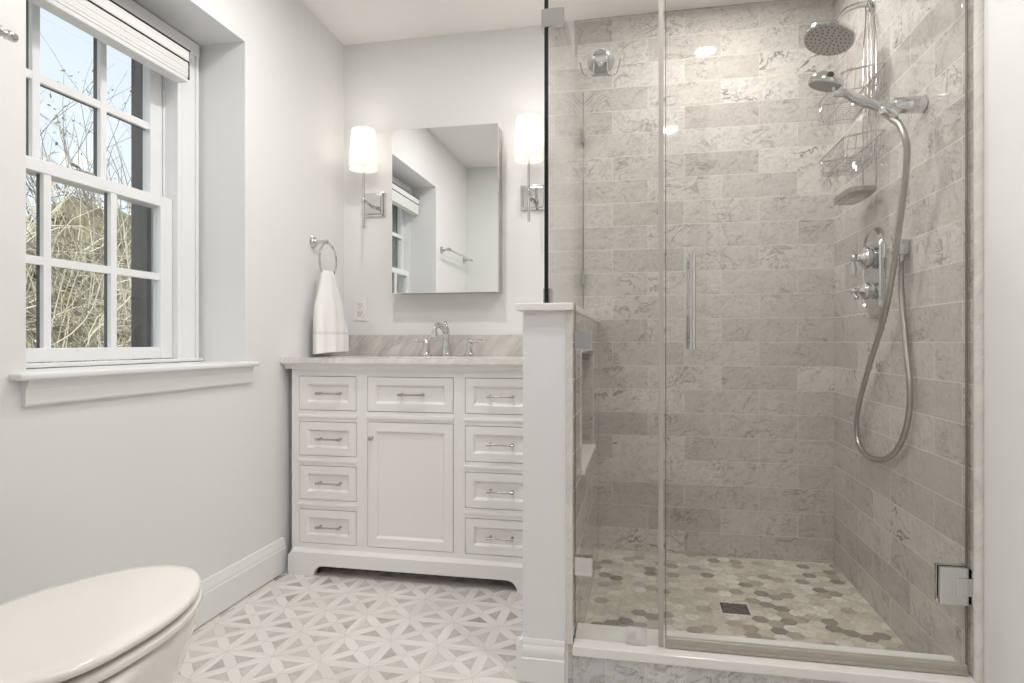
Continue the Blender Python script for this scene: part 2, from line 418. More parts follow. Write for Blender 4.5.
# shower floor: hexagonal marble mosaic, one mesh, each tile its own stone colour
def hex_floor():
    x0, x1, y0, y1 = KX1, TR, 1.852, TB
    bm = bmesh.new(); R = .0295; gap = .0016; rnd = random.Random(11)
    pal = [((224,217,204),26), ((214,206,191),26), ((204,196,181),20), ((192,184,169),12), ((232,226,216),10), ((168,156,140),9), ((142,130,116),8), ((118,107,95),6), ((104,93,82),2)]
    bag = [c for c, k in pal for _ in range(k)]
    lay = bm.loops.layers.float_color.new('tone')
    dx = 1.5*R; dy = math.sqrt(3)*R; i = -1
    while x0+i*dx < x1+R:
        j = -1
        while y0+j*dy < y1+dy:
            cx = x0+i*dx; cy = y0+j*dy+(dy/2 if i % 2 else 0); r = R-gap/1.7
            poly = [(cx+r*math.cos(PI/3*k), cy+r*math.sin(PI/3*k)) for k in range(6)]
            for ax, lim, sg in ((0,x0+.002,1),(0,x1-.002,-1),(1,y0+.002,1),(1,y1-.002,-1)):    # clip to the tray
                out = []
                for k in range(len(poly)):
                    p, q = poly[k], poly[(k+1) % len(poly)]; a = sg*(p[ax]-lim); b = sg*(q[ax]-lim)
                    if a >= 0: out.append(p)
                    if a*b < 0: t = a/(a-b); out.append((p[0]+(q[0]-p[0])*t, p[1]+(q[1]-p[1])*t))
                poly = out
                if len(poly) < 3: break
            if len(poly) >= 3:
                vs = [bm.verts.new((x, y, .0035)) for x, y in poly]; f = bm.faces.new(vs)
                c = srgb(*rnd.choice(bag)); k = rnd.uniform(.93, 1.05); sd = rnd.random()
                for l in f.loops: l[lay] = (c[0]*k, c[1]*k, c[2]*k, sd)
            j += 1
        i += 1
    me = bpy.data.meshes.new('shower_floor'); bm.to_mesh(me); bm.free()
    q = N('hexagon marble mosaic'); at = q.n('ShaderNodeAttribute', attribute_name='tone')
    vec = q.vmath('ADD', q.pos(), q.comb(q.math('MULTIPLY', at.outputs['Alpha'], 31), 0.0, 0.0))
    c = q.mix(q.math('MULTIPLY', veins(q, vec, 22, .05), .35), at.outputs['Color'], srgb(112,100,88))
    c = q.mix(q.math('MULTIPLY', q.noise(vec, 40, 4), .3), c, srgb(236,228,214))
    q.base(c); q.set(Roughness=.28); me.materials.append(q.m)
    return me
sf = struct(MB().box(KX1, 1.844, 0, TR, TB, .0022).build('floor_shower', 'grout'))
ht = bpy.data.objects.new('hexagon_tiles', hex_floor()); C.objects.link(ht); ht.parent = sf
fd = thing('floor_drain', 'square bronze-grey grated drain set in the hexagon mosaic shower floor', 'drain', (.323, 2.303, .003))
m = MB(); dc = (.323, 2.303)
for a, b in ((-.051,-.046), (.046,.051)):
    m.box(dc[0]+a, dc[1]-.051, .0022, dc[0]+b, dc[1]+.051, .0062); m.box(dc[0]-.046, dc[1]+a, .0022, dc[0]+.046, dc[1]+b, .0062)
m.build('drain_frame', 'edge', fd)
m = MB(); m.box(dc[0]-.046, dc[1]-.046, .0022, dc[0]+.046, dc[1]+.046, .0038); m.build('drain_base', 'darkgap', fd)
m = MB()
for k in range(-4, 5):
    for j in range(-4, 5):
        if (k+j) % 2 == 0: m.loop([(dc[0]+k*.0095+.0068*math.cos(a*PI/5), dc[1]+j*.0095+.0068*math.sin(a*PI/5), .0045) for a in range(10)], .0011, 5)
m.build('drain_grate', plain('aged bronze', srgb(120,110,98), .4, .8), fd, smooth=True)

# ------------------------------------------------------------------ window
m = MB()                                                # casing and jamb liner
for a, b, x in ((1.975, 1.990, -1.604), (1.990, 2.050, -1.609), (2.050, 2.064, -1.603)):
    m.box(WX0, a, WZ0, x, b, 2.0, .002)
m.box(WX0, RY0, 1.985, -1.602, 2.066, WZ1-.004, .002)
m.box(-1.715, 1.957, WZ0, -1.606, 1.985, 1.985).box(-1.715, OY0, WZ0, -1.62, OY0+.008, 1.985).box(-1.715, OY0, 1.962, -1.62, 1.985, 1.985)
m.box(-1.662, 1.950, WZ0, -1.658, 1.958, 1.985)
wn = struct(m.build('window_1', 'sash'))
m = MB(); m.box(-1.80, OY0, .84, -1.715, 1.985, .868)
m.box(-1.778, 1.936, .862, -1.715, 1.985, 1.985).box(-1.778, OY0, 1.955, -1.715, 1.985, 1.985).box(-1.778, OY0, .862, -1.715, OY0+.03, 1.985)
m.build('exterior_frame', 'ext', wn)
def sash(name, xi_, xo, z0, z1, gz0, gz1, zm, ys):
    """two rows of three panes; white inside face, dark grey outside glazing bars"""
    y0, y1 = 1.243, 1.956
    m = MB(); m.box(xo, ys[-1], z0, xi_, y1, z1, .002).box(xo, y0, z0, xi_, ys[0], z1, .002)
    m.box(xo, ys[0], z0, xi_, ys[-1], gz0, .002).box(xo, ys[0], gz1, xi_, ys[-1], z1, .002)
    t = .0115
    for yc in (1.476, 1.704): m.box(xi_-.016, yc-t, gz0, xi_-.003, yc+t, gz1)
    m.box(xi_-.0155, ys[0]-.001, zm-t, xi_-.0034, ys[-1]+.001, zm+t)
    o = m.build(name, 'sash', wn)
    g = MB()
    for yc in (1.476, 1.704): g.box(xo+.001, yc-t+.001, gz0, xi_-.017, yc+t-.001, gz1)
    g.box(xo+.0016, ys[0], zm-t+.001, xi_-.0174, ys[-1], zm+t-.001)
    g.build('outer_grille', 'ext', o)
    MB().box(xi_-.018, ys[0], gz0, xi_-.0165, ys[-1], gz1).build('pane', 'wglass', o)
    return o
ls = sash('lower_sash', -1.626, -1.656, .876, 1.438, .915, 1.402, 1.158, (1.27, 1.899))
us = sash('upper_sash', -1.664, -1.696, 1.405, 1.962, 1.446, 1.925, 1.680, (1.27, 1.896))
lk = MB(); lk.box(-1.655, 1.575, 1.438, -1.63, 1.635, 1.446, .002).tube([(-1.643, 1.60, 1.444), (-1.643, 1.585, 1.455), (-1.64, 1.565, 1.456)], .005).build('sash_lock', 'nickel', ls)
# inner sill with rounded nose, and apron
sl = MB()
sl.box(WX0, RY0, WZ0-.019, XL, RY1, WZ0-.0022, .0)
sl.box(XL-.002, RY0-.042, WZ0-.020, XL+.036, RY1+.042, WZ0-.002, .006, 3)
sl.box(WX0-.002, RY0+.002, WZ0, WX0+.03, RY1-.002, WZ0+.012, .003)
sl.build('window_sill', 'trim', wn, smooth=True)
MB().prism([(XL, WZ0-.082), (XL+.010, WZ0-.082), (XL+.013, WZ0-.076), (XL+.013, WZ0-.042), (XL+.018, WZ0-.034), (XL+.024, WZ0-.0195), (XL, WZ0-.0195)], RY0-.012, RY1+.022, 'y').build('sill_apron', 'trim', wn, smooth=True, angle=25)
# blind
bl = thing('window_blind', 'white folded window blind with dark seams drawn up at the window top', 'window blind', (-1.57, 1.63, 2.0))
bx = -1.598
m = MB(); m.box(bx, 1.245, 1.912, -1.545, 1.940, 1.948, .003); m.build('head_rail', 'shade_cloth', bl)
m = MB(); m.box(bx, 1.245, 1.948, -1.542, 1.9425, 1.9515).box(bx, 1.245, 1.909, -1.5455, 1.9415, 1.912).box(bx+.01, 1.940, 1.85, -1.546, 1.9415, 1.95); m.build('seam', 'darkgap', bl)
m = MB()
for k in range(5): m.box(bx+.002, 1.247, 1.856+k*.0105, -1.5485+(.001 if k % 2 else 0), 1.939, 1.8665+k*.0105, .0015)
m.box(bx+.0, 1.246, 1.841, -1.550, 1.940, 1.856, .003); m.build('folded_shade', 'shade_cloth', bl)

# ------------------------------------------------------------------ outside the window
gr = struct(MB().box(-14, -6, -2.2, -1.95, 16, -2.0).build('floor_outside', 'ground'))
rnd = random.Random(5)
def hedge_mass():
    bm = bmesh.new(); nx, ny = 90, 40; V = []
    for i in range(nx+1):
        y = -2+i*14/nx; r = []
        for j in range(ny+1):
            t = j/ny; top = 1.95+.16*math.sin(y*1.3+.5)+.09*math.sin(y*4.1)+.25*max(0, min(1, (y-4.0)/2.5))
            z = -2.0+(top+2.0)*math.sin(t*PI*.5); x = -4.3-.9*(1-math.cos(t*PI*.5))+rnd.uniform(-.09,.09)
            r.append(bm.verts.new((x, y+rnd.uniform(-.05,.05), z+rnd.uniform(-.06,.06))))
        V.append(r)
    back = [bm.verts.new((-5.6, -2+i*14/nx, -2.0)) for i in range(nx+1)]
    for i in range(nx):
        for j in range(ny): bm.faces.new((V[i][j], V[i+1][j], V[i+1][j+1], V[i][j+1]))
        bm.faces.new((V[i][ny], V[i+1][ny], back[i+1], back[i]))
    for e, k in ((0, 1), (nx, -1)):
        ring = V[e]+[back[e]]; bm.faces.new(ring if k == 1 else ring[::-1])
    bmesh.ops.recalc_face_normals(bm, faces=bm.faces[:])
    m = MB(); m.merge(bm); return m
hd = thing('twiggy_hedge', 'tangled dry green-brown twiggy hedge filling the lower window panes', 'hedge', (-5, 3.5, -2))
hedge_mass().build('hedge_mass', 'hedge', hd)
def twigs(n, mat, lo, hi, rr):
    m = MB()
    for _ in range(n):
        y = rnd.uniform(1.2, 8.5); z = rnd.uniform(-.3, 2.25 if mat == 'twig2' else 1.75); x = rnd.uniform(-4.15, -3.5)-max(0, (z-.6))*.5
        L = rnd.uniform(lo, hi); a = rnd.choice((rnd.uniform(-.9, .2), rnd.uniform(.9, 2.2))); bend = rnd.uniform(-.3,.3)*L
        p0 = Vector((x, y, z)); d = Vector((rnd.uniform(-.25,.25), math.cos(a), math.sin(a)))*L; q = Vector((0, -math.sin(a), math.cos(a)))*bend
        pts = [p0+d*t+q*(4*t*(1-t)) for t in (0,.25,.5,.75,1)]
        m.tube(pts, [rr, rr*.9, rr*.75, rr*.6, rr*.3], 4, False)
    return m
o = twigs(2200, 'twig', .3, 1.1, .0052).build('pale_twigs', 'twig', hd); o['kind'] = 'stuff'
o = twigs(2600, 'twig2', .2, .8, .0045).build('grey_twigs', 'twig2', hd); o['kind'] = 'stuff'
def tree(x, y, h, seed, label, spread=.55, leaves=0, tilt=0):
    r = random.Random(seed); t = thing('bare_tree', label, 'tree', (x, y, -2)); m = MB(); ends = []
    def grow(p, d, L, rad, depth):
        pts = [p]; q = p.copy(); dd = d.copy()
        for k in range(4):
            dd = (dd+Vector((r.uniform(-.13,.13), r.uniform(-.13,.13), r.uniform(-.05,.10)))).normalized(); q = q+dd*L/4; pts.append(q.copy())
        m.tube(pts, [rad*(1-.12*i) for i in range(5)], 5 if depth > 1 else 6, False)
        ends.append((q.copy(), depth))
        if depth >= 5: return
        for c in range(3 if depth in (1, 2) else 2):
            ax = Vector((r.uniform(-1,1), r.uniform(-1,1), r.uniform(-.3,.3))).normalized()
            nd = (dd+ax*spread*r.uniform(.7,1.4)).normalized(); st = pts[r.choice((2,3,4))]
            grow(st, nd, L*r.uniform(.62,.85), rad*.58, depth+1)
    grow(Vector((x, y, -2.0)), Vector((0, tilt, 1)).normalized(), h, .045, 0)
    m.build('branches', 'bark', t)
    if leaves:
        l = MB()
        for _ in range(leaves):
            p, dp = r.choice(ends)
            if p.z < 1.2: continue
            c = p+Vector((r.gauss(0,.16), r.gauss(0,.16), r.gauss(0,.14))); s_ = r.uniform(.015,.04)
            a = Vector((r.uniform(-1,1), r.uniform(-1,1), r.uniform(-1,1))).normalized(); b = a.orthogonal().normalized()*s_; cc = a.cross(b)*.5
            bm = bmesh.new(); vs = [bm.verts.new(c+v) for v in (b, cc, -b, -cc)]; bm.faces.new(vs)
            me_off = a*.001; l.merge(bm)
        o = l.build('leaves', 'leaf', t); o['kind'] = 'stuff'
    return t
tree(-7.6, 4.6, 2.2, 3, 'bare branching tree against the sky behind the left window panes', .5, 0, .25)
tree(-8.2, 9.0, 3.2, 8, 'bare tree with sparse green leaves behind the right window panes', .55, 500, -.1)
tree(-10.5, 8.2, 3.6, 21, 'distant bare tree with fine branches behind the middle window panes', .6, 0, .05)

# ------------------------------------------------------------------ vanity
VX0, VX1, VF, VBK = -1.392, -.358, 2.345, 2.868
va = thing('vanity_cabinet', 'white painted vanity cabinet with nine drawers and one door below marble top', 'cabinet', ((VX0+VX1)/2, 2.6, 0))
m = MB()
cx = (VX0+VX1)/2
cols = [(-1.358, -1.109), (-1.062, -.706), (-.660, -.394)]
rows = [(.656, .795), (.472, .611), (.294, .433), (.118, .256)]
# carcass behind, face frame in front with real openings
m.box(VX0, VF+.021, .085, VX0+.018, VBK, .846).box(VX1-.018, VF+.021, .085, VX1, VBK, .846).box(VX0+.018, VF+.024, .09, VX1-.018, VBK-.012, .108).box(VX0+.018, VBK-.012, .085, VX1-.018, VBK, .846)
def frame_rect(x0, x1, z0, z1): m.box(x0, VF, z0, x1, VF+.021, z1)
frame_rect(VX0, cols[0][0], .085, .84); frame_rect(cols[0][1], cols[1][0], .085, .84); frame_rect(cols[1][1], cols[2][0], .085, .84); frame_rect(cols[2][1], VX1, .085, .84)
for ci, (a, b) in enumerate(cols):
    frame_rect(a, b, .795, .84); frame_rect(a, b, .085, .118)
    if ci == 1: frame_rect(a, b, .616, .656)
    else:
        for r0, r1 in ((.611, .656), (.433, .472), (.256, .294)): frame_rect(a, b, r0, r1)
m.build('cabinet_body', 'cab', va)
m = MB()                                                # cove under the top, rail beads
prof = [(VF+.004, .822), (VF-.004, .824), (VF-.008, .832), (VF-.018, .840), (VF-.030, .844), (VF-.032, .849), (VF+.02, .849), (VF+.02, .822)]
m.prism(prof, XL+.004, -.340, 'x')
m.build('cove_molding', 'cab', va)
for (a, b) in (cols[0], cols[2]):
    for z in (.633, .452, .275): MB().box(a-.004, VF-.004, z-.006, b+.004, VF+.002, z+.006, .002).build('rail_bead', 'cab', va)
MB().box(cols[1][0]-.004, VF-.005, .627, cols[1][1]+.004, VF+.002, .643, .002).build('rail_bead', 'cab', va)
MB().box(VX0+.010, VF-.003, .806, VX1-.010, VF+.002, .814, .001).build('rail_bead', 'cab', va)
# bracket base with arched front
def plinth():
    x0, x1, zt = -1.386, VX1+.014, .092; fi0, fi1 = -1.275, -.448
    pts = [(x0, 0), (fi0, 0)]
    pts += [(fi0+.042*(1-math.cos(t*PI/2))*1.0, .042*math.sin(t*PI/2)) for t in [i/8 for i in range(1, 9)]]
    pts += [(fi1-.042*(1-math.cos(t*PI/2)), .042*math.sin(t*PI/2)) for t in [i/8 for i in range(8, 0, -1)]]
    pts += [(fi1, 0), (x1, 0), (x1, zt-.014), (x1-.006, zt-.006), (x1-.012, zt), (x0+.012, zt), (x0+.006, zt-.006), (x0, zt-.014)]
    m = MB(); m.prism(pts, 2.305, 2.33, 'y')
    m.prism([(2.316, .087), (2.324, .0935), (VF+.004, .099), (VF+.004, .08), (2.316, .08)], x0+.006, x1-.006, 'x')
    for xa, xb in ((x0, x0+.02), (x1-.02, x1)):
        m.box(xa, 2.3305, 0, xb, 2.44, .0875).box(xa, 2.44, .05, xb, 2.76, .0875).box(xa, 2.76, 0, xb, VBK-.001, .0875)
    m.box(x0+.021, 2.331, .06, x1-.021, VBK-.002, .080)
    return m
plinth().build('base', 'cab', va)
def front(name, x0, x1, z0, z1, handle=True):
    g = .0022; x0 += g; x1 -= g; z0 += g; z1 -= g
    m = MB(); bw = .030 if handle else .034
    for a, b, c, d in ((x0, x0+bw, z0, z1), (x1-bw, x1, z0, z1), (x0+bw, x1-bw, z0, z0+bw), (x0+bw, x1-bw, z1-bw, z1)):
        m.box(a, VF-.001, c, b, VF+.018, d)
    def ringf(o0, y0, o1, y1):
        q = [(x0+bw+o0, x1-bw-o0, z0+bw+o0, z1-bw-o0, y0), (x0+bw+o1, x1-bw-o1, z0+bw+o1, z1-bw-o1, y1)]
        R = [[(a, y, c), (b, y, c), (b, y, d), (a, y, d)] for a, b, c, d, y in q]; m.loft(R, False)
    ringf(0, VF-.001, .004, VF+.002); ringf(.004, VF+.002, .009, VF+.009)
    m.box(x0+bw+.008, VF+.009, z0+bw+.008, x1-bw-.008, VF+.017, z1-bw-.008)
    o = m.build(name, 'cab', va)
    h = MB()
    if handle:
        xc, zc = (x0+x1)/2+.009, (z0+z1)/2; L = .050
        y = VF-.020
        for s in (-1, 1):
            h.lathe([(.0055, 0), (.005, .003), (.0036, .006), (.0036, .026)], (xc+s*(L-.007), VF+.009, zc), (0,-1,0), 12)
            h.tube([(xc+s*(L-.014), y, zc), (xc+s*(L+.003), y, zc)], .0052, 12)
        h.tube([(xc-L+.01, y, zc), (xc+L-.01, y, zc)], .0036, 12)
        h.build('handle', 'nickel', o, smooth=True)
    return o
for ci in (0, 2):
    for r in rows: front('drawer', *cols[ci], *r)
front('drawer', *cols[1], .656, .795)
dr = front('door', *cols[1], .118, .616, handle=False)
kx, kz = cols[1][0]+.021, .553
MB().lathe([(.006, 0), (.0045, .003), (.0035, .012), (.007, .016), (.0088, .021), (.0088, .026), (.006, .029), (.001, .030)], (kx, VF-.001, kz), (0,-1,0), 20).build('knob', 'nickel', dr, smooth=True)

# countertop with oval undermount basin
def counter():
    x0, x1, y0, y1 = XL+.002, -.3345, 2.309, YB-.001; bx_, by = -.873, 2.55; rx, ry = .21, .15; zt, zb = .868, .849
    bm = bmesh.new(); n = 48
    def rect(k):
        a = 2*PI*k/n; dx, dy = math.cos(a), math.sin(a)
        t = min(((x1-bx_)/dx if dx > 0 else (x0-bx_)/dx) if abs(dx) > 1e-6 else 9, ((y1-by)/dy if dy > 0 else (y0-by)/dy) if abs(dy) > 1e-6 else 9)
        return (bx_+dx*t, by+dy*t)
    for z in (zt, zb): pass
    cor = [(x0,y0),(x1,y0),(x1,y1),(x0,y1)]
    R = [rect(k) for k in range(n)]
    for c in cor:                                            # snap the nearest ray to each corner
        i = min(range(n), key=lambda i: (R[i][0]-c[0])**2+(R[i][1]-c[1])**2); R[i] = c
    def ringv(f, z): return [bm.verts.new((*f(k), z)) for k in range(n)]
    E = lambda k: (bx_+rx*math.cos(2*PI*k/n), by+ry*math.sin(2*PI*k/n))
    ot, it, ob, ib = ringv(lambda k: R[k], zt), ringv(E, zt), ringv(lambda k: R[k], zb), ringv(E, zb)
    for k in range(n):
        j = (k+1) % n
        bm.faces.new((ot[k], ot[j], it[j], it[k])); bm.faces.new((ob[j], ob[k], ib[k], ib[j]))
        bm.faces.new((ot[j], ot[k], ob[k], ob[j])); bm.faces.new((it[k], it[j], ib[j], ib[k]))
    bmesh.ops.recalc_face_normals(bm, faces=bm.faces[:])
    m = MB(); m.merge(bm)
    top = m.build('countertop', 'counter')
    tag(top, 'white veined marble countertop spanning the top of the white vanity', 'countertop')
    b = MB(); rings = []
    prof = [(1.03, -.0), (1.0, -.02), (.96, -.06), (.85, -.10), (.6, -.125), (.2, -.135), (.01, -.135)]
    for s_, dz in prof: rings.append([(bx_+rx*s_*math.cos(2*PI*k/n), by+ry*s_*math.sin(2*PI*k/n), zb+dz) for k in range(n)])
    b.loft(rings, False).build('basin', 'porcelain', top, smooth=True, angle=60)
    MB().box(x0+.0, YB-.020, zt, x1, YB-.001, .966, .0015).build('backsplash', 'splash', top)
    return top
counter()

# faucet
fa = thing('faucet', 'polished chrome widespread faucet with arched spout and two lever handles', 'faucet', (-.871, 2.77, .868))
fx, fy, fz = -.871, 2.775, .868
m = MB(); m.lathe([(.028, 0), (.028, .004), (.022, .008), (.019, .014), (.021, .020), (.017, .028), (.0145, .06), (.0135, .085), (.017, .092), (.018, .10), (.016, .108), (.017, .120), (.013, .130), (.008, .136), (.006, .141), (.0095, .147), (.0095, .153), (.005, .159), (.0, .160)], (fx, fy, fz))
m.tube(bez([(fx, fy, fz+.108), (fx-.004, fy-.040, fz+.130), (fx-.009, fy-.085, fz+.140), (fx-.012, fy-.118, fz+.128), (fx-.013, fy-.126, fz+.108)], 24), [.0135]*4+[.013]*6+[.012]*6+[.011]*(25-16), 14)
m.lathe([(.012, .0), (.015, -.006), (.018, -.018), (.018, -.028), (.013, -.030), (.0, -.030)], (fx-.013, fy-.126, fz+.112))
m.build('spout', 'chrome', fa, smooth=True, angle=50)
for s, ax in ((-1, -.966+.0), (1, -.762)):
    hx = ax; m = MB()
    m.lathe([(.027, 0), (.027, .004), (.022, .007), (.017, .020), (.013, .040), (.012, .046), (.016, .050), (.016, .056), (.012, .062), (.010, .068), (.012, .072), (.009, .078), (.004, .081), (0, .082)], (hx, fy, fz))
    L_=.8 if s < 0 else 1
    m.tube([(hx, fy, fz+.064), (hx+s*.025, fy-.004, fz+.066), (hx+s*.040, fy-.006, fz+.068), (hx+s*.058*L_, fy-.009, fz+.070), (hx+s*.074*L_, fy-.011, fz+.070)], [.006, .0055, .007, .0085, .004], 14)
    m.build('handle', 'chrome', fa, smooth=True, angle=50)

# ------------------------------------------------------------------ mirrored cabinet, sconces, outlet
mc = thing('medicine_cabinet', 'frameless mirrored medicine cabinet mounted on the wall above the sink', 'cabinet', (-.878, YB, 1.158))
MB().box(-1.127, 2.781, 1.160, -.629, YB, 1.915, .001).build('cabinet_box', 'nickel', mc)
MB().box(-1.131, 2.767, 1.158, -.6253, 2.7795, 1.917, .0012).build('mirror_door', 'mirror', mc)
def sconce(label, x):
    zc = 1.597
    t = thing('wall_sconce', label, 'wall lamp', (x, YB, zc), 'wall sconces beside the mirror')
    m = MB(); m.box(x-.058, YB-.010, zc-.058, x+.058, YB, zc+.058, .002).box(x-.048, YB-.018, zc-.048, x+.048, YB-.008, zc+.048, .004); m.build('backplate', 'chrome', t)
    ys = 2.75
    m = MB(); m.tube([(x, YB-.016, zc-.012), (x, ys, zc-.002)], .0055, 12); m.lathe([(.012,0),(.012,.006),(.006,.012)], (x, YB-.016, zc-.012), (0,-1,.08), 16)
    m.lathe([(.007,-.014),(.0095,-.008),(.0095,.008),(.007,.014)], (x, ys+.045, zc-.006), (0,1,-.08), 14)
    m.build('arm', 'chrome', t, smooth=True)
    m = MB(); m.tube([(x, ys, 1.463), (x, ys, 1.752)], .0062, 14); m.lathe([(.0085,-.012),(.0105,-.006),(.0105,.006),(.0085,.012)], (x, ys, zc-.002)); m.lathe([(.006,1.752),(.014,1.756),(.014,1.79),(.010,1.80)], (x, ys, 0)); m.build('stem', 'chrome', t, smooth=True)
    # shade, thin cone open at both ends
    m = MB(); z0, z1, r0, r1 = 1.737, 1.922, .0665, .053; seg = 40
    f = lambda r, z: [(x+r*math.cos(2*PI*k/seg), ys+r*math.sin(2*PI*k/seg), z) for k in range(seg)]
    m.loft([f(r0, z0), f(r1, z1), f(r1-.002, z1), f(r0-.002, z0), f(r0, z0)], False); m.build('lamp_shade', 'shade', t, smooth=True)
    m = MB()
    for k in range(3): a = 2*PI*k/3; m.tube([(x, ys, 1.80), (x+.066*math.cos(a), ys+.066*math.sin(a), 1.80)], .0012, 6)
    m.build('shade_ring', 'chrome', t)
    MB().lathe([(.010,0),(.014,.012),(.021,.035),(.020,.052),(.012,.066),(0,.070)], (x, ys, 1.795)).build('bulb', 'bulb', t, smooth=True)
    lamp('bulb_light', 'POINT', (x, ys, 1.84), P_SCONCE, None, .04, (1,.93,.86)).location = (x, ys, 1.84)
    return t
sconce('lit chrome wall sconce with white shade between towel ring and mirror', -1.265)
sconce('lit chrome wall sconce with white shade between mirror and shower glass', -.4815)
ou = thing('wall_outlet', 'white duplex wall outlet above the backsplash beside the hand towel', 'outlet', (-1.335, YB, 1.093))
MB().box(-1.370, YB-.006, 1.035, -1.300, YB, 1.151, .002).build('cover_plate', 'plastic', ou)
for dz in (-.020, .020):
    m = MB(); m.box(-1.351, YB-.009, 1.093+dz-.014, -1.319, YB-.005, 1.093+dz+.014, .004); r = m.build('receptacle', 'plastic', ou)
    m = MB(); z = 1.093+dz
    m.box(-1.343, YB-.0096, z-.002, -1.3405, YB-.0085, z+.008).box(-1.3295, YB-.0096, z-.002, -1.327, YB-.0085, z+.008).lathe([(.0025,0),(.0025,.0008)], (-1.335, YB-.0088, z-.008), (0,-1,0), 10)
    m.build('slots', 'dark', r)

# ------------------------------------------------------------------ towel ring, towel, towel bar
def rose(m, x, y, z, d=(1,0,0), s=1.0):
    m.lathe([(.030*s,0),(.030*s,.004),(.026*s,.008),(.024*s,.010),(.022*s,.015),(.013*s,.020),(.010*s,.026),(.008*s,.040),(.0075*s,.058)], (x, y, z), d)
RY, RZ, RX = 2.585, 1.372, -1.358
tr = thing('towel_ring', 'chrome towel ring on a round rosette on the left wall', 'towel ring', (XL, RY-.02, RZ))
m = MB(); rose(m, XL, RY-.015, RZ+.003); m.sphere((RX, RY-.015, RZ+.003), .011); m.build('rosette', 'chrome', tr, smooth=True)
m = MB(); rr = .078; zc = RZ-rr
m.loop([(RX, RY+rr*math.sin(2*PI*k/48), zc+rr*math.cos(2*PI*k/48)) for k in range(48)], .0048, 10); m.build('ring', 'chrome', tr, smooth=True)
def towel():
    m = MB(); n = 72; rings = []; levels = 30
    top, bot = zc-rr+.018, .884
    for i in range(levels+1):
        t = i/levels; z = top+(bot-top)*t
        k = min(1, t*1.25); k = k*k*(3-2*k)
        cy = RY-.006+.0*t; w_ = .052+.086*(k**.8); d_ = .016+.024*min(1, t*2.4); cxx = RX+.002+.0*t
        ring = []
        for j in range(n):
            a = 2*PI*j/n; fold = 1+.16*math.sin(3*a+1.0)*k*.6+.10*math.sin(7*a+2)*(.35+.65*k)*(1-.3*k)
            yy = cy+w_*math.copysign(abs(math.cos(a))**.8, math.cos(a)); xx = cxx+d_*math.sin(a)*fold+.007*math.sin(yy*70)*k
            ring.append((max(xx, XL+.004), yy+.03*k, z+(.006*math.sin(a*1+.4) if i == levels else 0)))
        rings.append(ring)
    # rounded fold over the ring
    topr = []
    for s_, dz in ((.25, .014), (.7, .010), (.93, .004)):
        r0 = rings[0]; c = Vector((RX, RY, top))
        topr.append([(c.x+(p[0]-c.x)*s_, c.y+(p[1]-c.y)*(.6+.4*s_), top+dz) for p in r0])
    m.loft(topr+rings)
    o = m.build('hand_towel', 'towel', None, smooth=True, angle=60)
    tag(o, 'folded white hand towel hanging through the chrome towel ring', 'towel')
    b = MB(); i0 = int(levels*.74); cen = Vector((RX, RY+.024, 0))
    def grow(rg, e): return [(max(p[0]+(e if p[0] > RX else -e), XL+.003), p[1]+(e if p[1] > RY+.024 else -e), p[2]) for p in rg]
    b.loft([grow(rings[i0], .0006), grow(rings[i0+1], .0006)], False).build('woven_band', plain('flat woven band', srgb(232,230,226), .8), o, smooth=True, angle=60)
towel()
tb = thing('towel_bar', 'chrome towel bar on the left wall at the photo edge, also in mirror', 'towel bar', (XL, .83, 1.62))
for y in (1.115, .525):
    m = MB(); rose(m, XL, y, 1.606, s=.9); m.sphere((-1.36, y, 1.606), .013); m.build('bracket', 'chrome', tb, smooth=True)
m = MB(); m.tube([(-1.36, .50, 1.606), (-1.36, 1.14, 1.606)], .0075, 14)
for s, y in ((1, 1.132), (-1, .508)): m.lathe([(.0075,0),(.011,.003),(.011,.009),(.008,.012),(.011,.017),(.009,.023),(0,.026)], (-1.36, y, 1.606), (0,s,0), 16)
m.build('bar', 'chrome', tb, smooth=True)

# ------------------------------------------------------------------ toilet (faces the back wall, tank against the doorway wall)
to = thing('toilet', 'white elongated toilet with its lid closed, below the window at lower left', 'toilet', (-.995, .85, 0))
TX, ty0, ty1 = -.995, .70, 1.222
def egg(w_, yb, yf, z, n=56, sq=.0, cx_=TX):
    pts = []; L = yf-yb; yc = yb+L*.42
    for k in range(n):
        a = 2*PI*k/n; c_, s_ = math.cos(a), math.sin(a)
        x = cx_+w_*math.copysign(abs(c_)**(.92), c_)
        y = yc+(yf-yc)*s_ if s_ > 0 else yc+(yc-yb)*math.copysign(abs(s_)**.62, s_)
        if s_ > 0: x = cx_+w_*c_*(1-.05*s_*s_)
        pts.append((x, y, z))
    return pts
m = MB(); m.loft([egg(.168, ty0+.01, ty1-.020, .4215), egg(.180, ty0, ty1-.012, .424), egg(.182, ty0-.002, ty1-.010, .429), egg(.181, ty0, ty1-.011, .434), egg(.174, ty0+.006, ty1-.018, .438), egg(.15, ty0+.03, ty1-.045, .4405), egg(.05, ty0+.15, ty1-.2, .4420)]); m.build('toilet_lid', 'seat', to, smooth=True, angle=50).location.z = .007
m = MB(); m.loft([egg(.168, ty0+.01, ty1-.018, .4005), egg(.183, ty0, ty1-.010, .403), egg(.185, ty0-.002, ty1-.008, .408), egg(.183, ty0, ty1-.010, .414), egg(.172, ty0+.01, ty1-.018, .417)]); m.build('toilet_seat', 'seat', to, smooth=True, angle=50).location.z = .004
